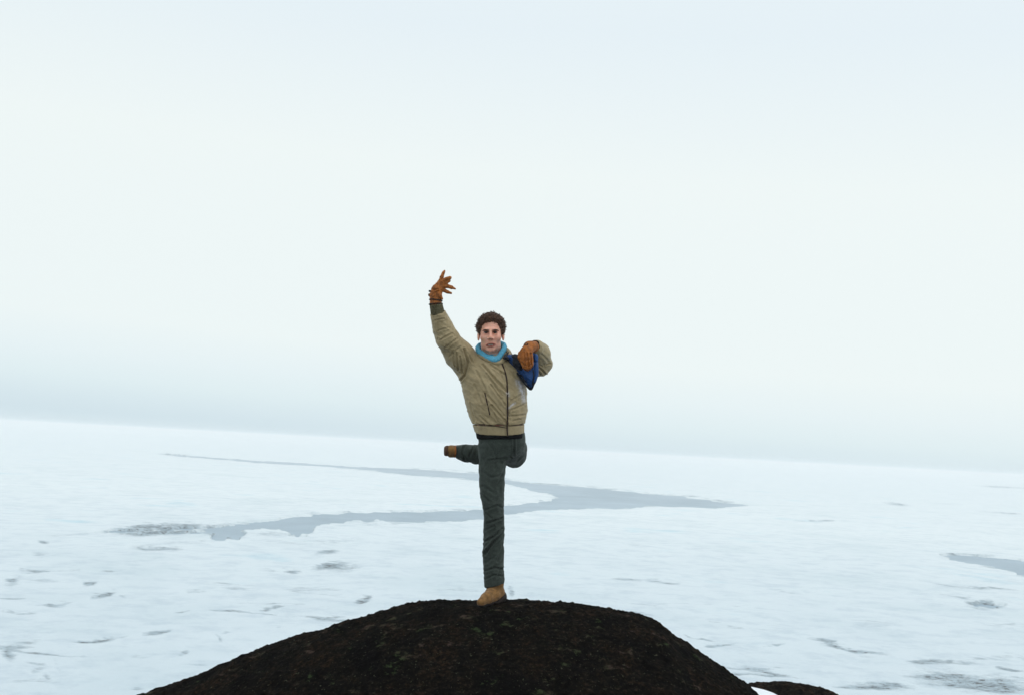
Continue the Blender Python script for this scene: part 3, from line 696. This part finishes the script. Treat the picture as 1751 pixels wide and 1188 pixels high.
# jacket collar and blue neck warmer
def ring_pts(rows): return smooth_line(rows+[rows[0]], 60)[:-1]
col_ring = [P(817, 604, 0), P(822, 608.5, -.055), P(834, 615, -.088), P(850, 620.5, -.098), P(860, 617, -.088), P(869, 608, -.045), P(870, 603, 0), P(862, 596, .06), P(842, 593, .085), P(823, 597, .06)]
part('collar', *tube(ring_pts(col_ring), .0165, 12, closed=True), JACK, jacket)
def neckwarm(g):
    rp = [P(816.5, 597.5, .0), P(820, 603.5, -.045), P(830, 610.5, -.082), P(840, 614.5, -.100), P(850, 615, -.102), P(857.5, 605.5, -.082), P(862, 598, -.045), P(862.5, 594, .0), P(857, 590, .05), P(841, 588, .072), P(822, 592, .05)]
    rp = ring_pts(rp); rp = rp[::2]; pts = [(p, .0135) for p in rp]+[(rp[0], .0135)]
    d = cone(g, P(841, 598, .0), .066, P(842, 616, .0), .074)
    d = smax(d, g.Z-P(840, 604)[2]-.12*(g.Y), .004)
    for (a, ra), (b_, rb) in zip(pts[:-1], pts[1:]):
        c = cone(g, a, ra, b_, rb); c2 = cone(g, a+np.array([0, .010, .012]), ra, b_+np.array([0, .010, .012]), rb); c = np.minimum(c, c2); d = c if d is None else smin(d, c, .005)
    return d
V, Fq = blob(neckwarm, P(808, 625, -.13), P(873, 580, .12), .0035); n = normals(V, Fq)
V = V+n*(.0022*fbm(V*np.array([60, 60, 25]), 2, .5, 5)+.0025*fbm(V*18, 2))[:, None]
part('neck_warmer', V, Fq, SKYB, label='pale blue knitted neck warmer')
# dark jumper below the hem
V, Fq = blob(lambda g: cut_plane(g, cut_plane(g, jacket_sdf(g, -.0048), 735, .12, above=False), 752.5, .14, above=True), P(808, 758, -.16), P(905, 728, .17)+np.array([0, 0, 0]), .0045)
part('jumper', V, Fq, BLACK, label='black jumper showing below the jacket hem')

# ---- trousers
def trousers(G):
    pel = loft(G, stations([(738, 817, 897, .104), (748, 818, 896.5, .106), (758, 819, 895, .106), (768, 819, 889, .10), (779, 820, 880, .09), (787, 824, 872, .07)], .005), 2.2)
    leg = loft(G, stations([(760, 819, 866, .090, 0), (785, 819, 865, .088, 0), (800, 819, 863.5, .083, 0), (825, 820, 862.5, .078, -.005), (850, 822.5, 861.5, .071, -.01), (875, 826.5, 861, .064, -.012), (900, 828, 861.5, .061, -.008),
                            (926, 827, 861.5, .062, 0), (945, 826, 861.5, .062, .004), (970, 828, 861, .063, .008), (990, 829, 862.5, .066, .010), (1003, 829, 863.5, .067, .010)]), 2.2)
    d = smin(pel, leg, .02)
    d = smin(d, chain(G, [(P(873, 756, .03), .083), (P(877, 767, .18), .082), (KNEE_L, .077)], .02), .02)
    d = smin(d, chain(G, [(KNEE_L+np.array([-.01, .0, .0]), .070), (P(845, 777, .37), .062), (P(815, 777, .36), .0565), (P(797, 774, .35), .050), (P(781, 771.5, .345), .041)], .02), .02)
    zc = P(845, 1000)[2]+.25*(G.X-P(845, 1000)[0])
    d = smax(d, zc-G.Z, .003)
    xe = P(780.5, 771, .345)[0]
    return np.where(G.Y > .2, smax(d, xe-G.X, .003), d)
G = Grid(np.arange(-.27, .24, .0048), np.arange(-.13, .49, .005), np.arange(P(845, 1008)[2], P(850, 734)[2], .0048))
d = trousers(G); V, Fq = nets(d, G); V = relax(V, Fq, 2, .5); n = normals(V, Fq)
for pl, a_, w_ in [([(829, 946), (840, 930), (861, 908)], -.013, .007), ([(828, 925), (845, 915), (858, 902)], -.010, .006), ([(830, 938), (846, 918)], .006, .006), ([(829, 990), (845, 980), (858, 983)], -.006, .005), ([(835, 892), (858, 884)], -.011, .006), ([(829, 975), (846, 968), (861, 972)], -.008, .006), ([(832, 870), (850, 862), (861, 868)], -.005, .006), ([(823, 845), (838, 856)], -.007, .006), ([(830, 905), (845, 897)], -.007, .005), ([(829, 962), (848, 948)], -.004, .006), ([(851, 958), (860, 930)], -.005, .006),
                   ([(836, 786), (850, 784), (874, 781)], -.007, .005), ([(878.5, 746), (878.5, 780)], -.009, .005), ([(838, 760), (848, 778), (846, 800)], -.004, .008), ([(853, 858), (861, 848)], -.006, .005),
                   ([(824, 870), (840, 884)], -.005, .006), ([(850, 985), (856, 970)], -.005, .006), ([(824, 805), (840, 815), (858, 812)], -.004, .008), ([(826, 830), (846, 842)], -.004, .008), ([(862, 800), (850, 830)], -.004, .006)]:
    V = dent(V, n, pl, a_, w_)
for pl, a_, w_ in [([(790, 764), (787, 776), (793, 790)], -.008, .006), ([(800, 780), (806, 766)], -.007, .006), ([(812, 762), (809, 782)], -.006, .006), ([(884, 790), (892, 775)], -.004, .007)]:
    V = dent(V, n, pl, a_, w_)
V = V+n*(.0060*fbm(V*np.array([14, 14, 9]), 3, .5, 21)+.0035*(1-2*np.abs(fbm(V*np.array([30, 30, 24]), 2, .5, 28))))[:, None]
trou = part('trousers', V, Fq, TROU)
fly = [(856, 752), (857, 765), (853, 778)]

# ---- boots
def sole_z(G, off): return off+.06*G.Y
def boot_up(g):
    d = chain(g, [(P(846.5, 998, .012), .054), (P(847, 1012, .015), .050)], .01)
    f = chain(g, [(P(851, 1016, .035), .046), (P(842, 1016, -.03), .043), (P(832, 1022.5, -.09), .034), (P(822.5, 1029, -.15), .025)], .02)
    d = smin(d, f, .02); return smax(d, sole_z(g, .012)-g.Z, .004)
def boot_sole(g):
    f = chain(g, [(P(852, 1020, .04), .043), (P(842, 1022, -.03), .038), (P(832, 1026, -.09), .036), (P(822.5, 1030, -.152), .028)], .02)
    d = smax(smax(f, g.Z-sole_z(g, .014), .003), sole_z(g, -.004)-g.Z, .003)
    arch = smax(np.abs(g.Y+.005)-.022, g.Z-sole_z(g, .010), .003)
    return smax(d, -arch, .004)
lo, hi = np.array([-.2, -.24, -.05]), np.array([.13, .13, .17])
V, Fq = blob(boot_up, lo, hi, .0036); n = normals(V, Fq)
V = V+n*(.0025*fbm(V*np.array([30, 30, 45]), 2, .5, 2))[:, None]
bt = part('boot', V, Fq, BOOT, label='tan suede boot planted on the rock')
V, Fq = blob(boot_sole, lo, hi, .0034); part('sole', V, Fq, SOLE, bt)
V, Fq = blob(lambda g: smax(smax(cone(g, P(854, 1020, .045), .0455, P(848, 1021, -.03), .0475), g.Z-sole_z(g, .042)-.35*(g.Y-.02)-.25*(g.X-P(852, 1020)[0]), .005), sole_z(g, -.004)-g.Z, .003), lo, hi, .0036)
part('heel_shade', V, Fq, SOLE, bt)  # rubber heel built up dark to stand in for shadow on the boot's rear
A = P(771.5, 771, .345)
def rboot(g):
    d = chain(g, [(P(784, 771.5, .345), .0385), (P(774, 771, .345), .037)], .01)
    f = chain(g, [(P(771.5, 771, .325), .037), (P(771.5, 771, .42), .038), (P(771, 771.5, .53), .034)], .01)
    d = smin(d, f, .012); return smax(d, P(765.5, 771, .345)[0]-g.X, .003)
V, Fq = blob(rboot, A-np.array([.08, .09, .07]), A+np.array([.08, .26, .07]), .0036)
bt2 = part('boot', V, Fq, BOOT, label='tan boot of the raised leg seen from behind')
def rsole(g):
    f = chain(g, [(P(767, 770.5, .325), .038), (P(767, 771, .42), .040), (P(767, 771.5, .53), .036)], .01)
    x0, x1 = P(759.5, 771, .345)[0], P(766.5, 771, .345)[0]
    d = smax(smax(f, x0-g.X, .003), g.X-x1, .003)
    arch = smax(np.abs(g.Y-.42)-.03, g.X-P(763, 771, .345)[0], .003); d = smax(d, np.abs(g.Z-P(767, 770, .345)[2])-.034, .004); return smax(d, -arch, .004)
V, Fq = blob(rsole, A-np.array([.09, .09, .07]), A+np.array([.06, .26, .07]), .0036); part('sole', V, Fq, HEEL, bt2)
V, Fq = tube(ring_pts([P(778.5, 762, .345), P(778.5, 766, .308), P(778, 776, .308), P(778, 780.5, .345), P(778, 776, .383), P(778.5, 766, .383)]), .006, 8, closed=True)
part('boot_collar', V, Fq, GLOV, bt2)

# ---- gloves
RH = -.215
def glove_r(g):
    k = .006
    d = ring_sdf(g, P(745.2, 521, -.205), P(744.8, 503, -.21), .0365, .034, 1.1)
    palm = chain(g, [(P(744.8, 503.5, -.21), .0335), (P(747.5, 495.5, RH), .0325), (P(751.5, 488.5, RH), .0255)], .012, 1.35)
    palm = smin(palm, cone(g, P(752, 485.5, RH), .0165, P(754.5, 492.5, RH), .0165, 1.2), .01)
    d = smin(d, palm, .015)
    for f in ([(752, 484, RH, .0135), (755, 474.5, RH-.008, .0115), (758, 467.5, RH-.006, .0098), (760, 463.2, RH-.002, .0055)],
              [(754.5, 484, RH-.006, .0140), (762, 478.5, RH-.016, .0128), (769.5, 475, RH-.02, .0108)], [(757, 486, RH-.004, .0125), (763, 483, RH-.010, .0115), (768, 480.5, RH-.014, .0090)],
              [(756, 488.8, RH, .0140), (765, 489.5, RH-.006, .0125), (772, 491.5, RH-.004, .0108), (778.6, 494.2, RH+.004, .0058)],
              [(753.5, 493, RH+.004, .0132), (760, 497, RH+.002, .0112), (766, 499.8, RH, .0098), (771.3, 501.6, RH+.006, .0060)],
              [(749.5, 499, RH-.008, .0125), (753, 505.5, RH-.018, .0108), (755.8, 511.2, RH-.014, .0065)]):
        d = smin(d, chain(g, [(P(a, b, c), r) for a, b, c, r in f], .003), k)
    return d
V, Fq = blob(glove_r, P(725, 526, -.29), P(788, 455, -.14), .0026, 1, .3); n = normals(V, Fq)
for pl, a_, w_ in [([(748, 489), (752, 493), (751, 500)], -.003, .004), ([(738, 503), (747, 506), (753, 504)], -.004, .004), ([(754, 486), (758, 484)], -.003, .003), ([(740, 497), (745, 499)], -.002, .003), ([(744, 513), (754, 508)], -.003, .004)]:
    V = dent(V, n, pl, a_, w_)
V = V+n*(.0030*fbm(V*np.array([70, 60, 55]), 3, .5, 12))[:, None]
gl = part('glove', V, Fq, GLOV, label='orange tan leather glove with spread fingers, raised high')
def ringtube(c, r, tilt, rad, m=20, sy=.93):
    return np.array([c+np.array([r*math.cos(a), r*sy*math.sin(a), tilt*r*math.cos(a)]) for a in np.linspace(0, 2*math.pi, m, endpoint=False)]), rad
pts, rr = ringtube(P(745.2, 513.5, -.207), .0375, -.12, .0042); part('strap', *tube(pts, rr, 8, closed=True), DARKB, gl)
pts, rr = ringtube(P(745.2, 520, -.205), .0395, .05, .0036); part('hem', *tube(pts, rr, 8, closed=True), DARKB, gl)
V, Fq = blob(lambda g: ell(g, P(735, 498, -.215), (.008, .007, .0065)), P(730, 503, -.24), P(740, 493, -.19), .002, 0); part('buckle', V, Fq, SOLE, gl)
V, Fq = blob(lambda g: ell(g, P(733.5, 504.5, -.215), (.005, .006, .009)), P(729, 510, -.24), P(738, 499, -.19), .002, 0); part('tab', V, Fq, HEEL, gl)
LH = -.165
def glove_l(g):
    d = chain(g, [(WR_L+np.array([.006, .008, .0]), .0355), (P(906, 592.5, -.12), .0345)], .01)
    d = smin(d, chain(g, [(P(905, 594.5, -.12), .0345), (P(900.5, 601, -.155), .035), (P(899.5, 611, LH), .033)], .012, 1.15), .015)
    for f in ([(892.5, 607, LH+.005, .0145), (893, 617, LH-.004, .0128), (896, 627, LH, .0118), (898.5, 630.5, LH+.03, .0100)],
              [(897.5, 609, LH-.006, .0140), (898.5, 619, LH-.014, .0125), (900.8, 629, LH-.006, .0115), (902, 632, LH+.028, .010)],
              [(902.5, 609, LH-.006, .0138), (904, 618, LH-.014, .0122), (905.2, 627, LH-.006, .0112), (905.2, 630, LH+.028, .010)],
              [(907.5, 607, LH+.004, .0130), (909, 615, LH-.004, .0115), (909.3, 623, LH+.002, .0105), (908.5, 626.5, LH+.03, .009)],
              [(896, 598, LH+.02, .0165), (889.8, 604, LH+.012, .0135), (888.5, 611, LH+.004, .0120), (890.5, 617, LH+.014, .0100)]):
        d = smin(d, chain(g, [(P(a, b_, c), r) for a, b_, c, r in f], .003), .0045)
    return d
V, Fq = blob(glove_l, P(880, 640, -.24), P(925, 578, .0), .0026, 1, .3); n = normals(V, Fq)
for pl, a_, w_ in [([(895.2, 607), (897, 628)], -.006, .0035), ([(900.5, 608), (902.8, 630)], -.006, .0035), ([(906, 608), (907.2, 627)], -.006, .0035)]: V = dent(V, n, pl, a_, w_)
V = V+n*(.0018*fbm(V*np.array([80, 60, 50]), 3, .5, 13))[:, None]
gl2 = part('glove', V, Fq, GLOV, label='orange tan leather glove hanging bent at the shoulder over the bag')
pts = np.array([P(899.5+3.2*math.cos(a), 588.5+1.8*math.sin(a), -.165-.002*math.sin(a)) for a in np.linspace(0, 2*math.pi, 14, endpoint=False)])
part('strap_ring', *tube(pts, .0022, 6, closed=True), SOLE, gl2)

# ------------------------------------------------------------------ the bag held at the shoulder
BR = empty('bag', tuple(world(896, 634, -.10)))
tag(BR, 'blue and black cloth bag hanging under the gloved hand at the shoulder', 'bag')
B0 = P(896, 634, -.10)
BR.rotation_euler = (0, -ROLL, 0)
def pillow(g, poly, v0, t_, rnd=.008):
    q = [Q(*p) for p in poly]; X, Z = np.meshgrid(g.xs, g.zs, indexing='ij'); s = poly_sd(q, X, Z)[:, None, :].astype(F32)
    half = t_*np.sqrt(np.clip(-s/.03, 0.0, 1)+.02)
    return smax(s, np.abs(g.Y-v0)-half, rnd)
def bag_part(name, poly, v0, t_, material, parent, wr=.003, seed=0, label=None):
    xs_ = [Q(*p) for p in poly]; lo = np.array([min(a for a, b_ in xs_)-.02, v0-t_*1.4-.01, min(b_ for a, b_ in xs_)-.02]); hi = np.array([max(a for a, b_ in xs_)+.02, v0+t_*1.4+.01, max(b_ for a, b_ in xs_)+.02])
    V, Fq = blob(lambda g: pillow(g, poly, v0, t_), lo, hi, .0030, 2); n = normals(V, Fq)
    V = V+n*(wr*fbm(V*np.array([34, 34, 20]), 3, .55, seed)+wr*.8*(1-2*np.abs(fbm(V*np.array([50, 50, 22]), 2, .5, seed+3))))[:, None]
    o = part(name, V-B0, Fq, material, parent)
    if label: o['label'] = label
    return o
bag_part('body', [(866, 612), (871, 608.5), (884, 608), (896, 606), (911, 605), (917, 608), (919.5, 614), (919.5, 642), (916, 654), (911, 662), (907.5, 665.5), (902, 660), (893, 648), (883, 634), (872, 622)], -.085, .048, BLUE, BR, .004, 3)
bag_part('flap', [(861.5, 614), (867, 611), (870, 613), (872, 622), (877, 626), (874, 609.5), (880, 607), (889, 609), (897, 611), (905, 634), (899, 637), (893, 638), (884, 634), (874, 625)], -.118, .024, NAVY, BR, .003, 9)
bag_part('side_pocket', [(912, 608), (917.5, 607.5), (919.5, 612), (919, 621), (914.5, 623), (911, 619)], -.135, .016, BLUE, BR, .002, 12)
bag_part('side_panel', [(911, 626), (917, 623), (920, 631), (920, 643), (915, 656), (911, 656)], -.125, .018, BLUE, BR, .002, 15)
def bag_tube(name, pts, r, material, flat=1.0):
    V, Fq = tube(smooth_line([P(*p) for p in pts], 26), r, 8, flat=flat); o = part(name, V-B0, Fq, material, BR); return o
bag_tube('piping', [(884, 637, -.12), (893, 650, -.115), (902, 661, -.105), (908, 665.5, -.09), (912, 658, -.11), (916, 646, -.13), (918, 634, -.13)], .006, NAVY)
bag_tube('piping', [(911.5, 632, -.135), (913, 645, -.135), (910, 658, -.12)], .0035, NAVY)
bag_tube('piping', [(889, 640, -.13), (894, 645, -.128), (897, 652, -.12)], .004, NAVY)
bag_tube('strap', [(862, 613, -.115), (867, 606, -.07), (872, 603.5, .0), (876, 608, .08)], .010, NAVY, .5)
bag_tube('strap', [(884, 610, -.125), (892, 607, -.15), (899, 612, -.125), (907, 606, -.11), (913, 608, -.12)], .0065, NAVY, .6)
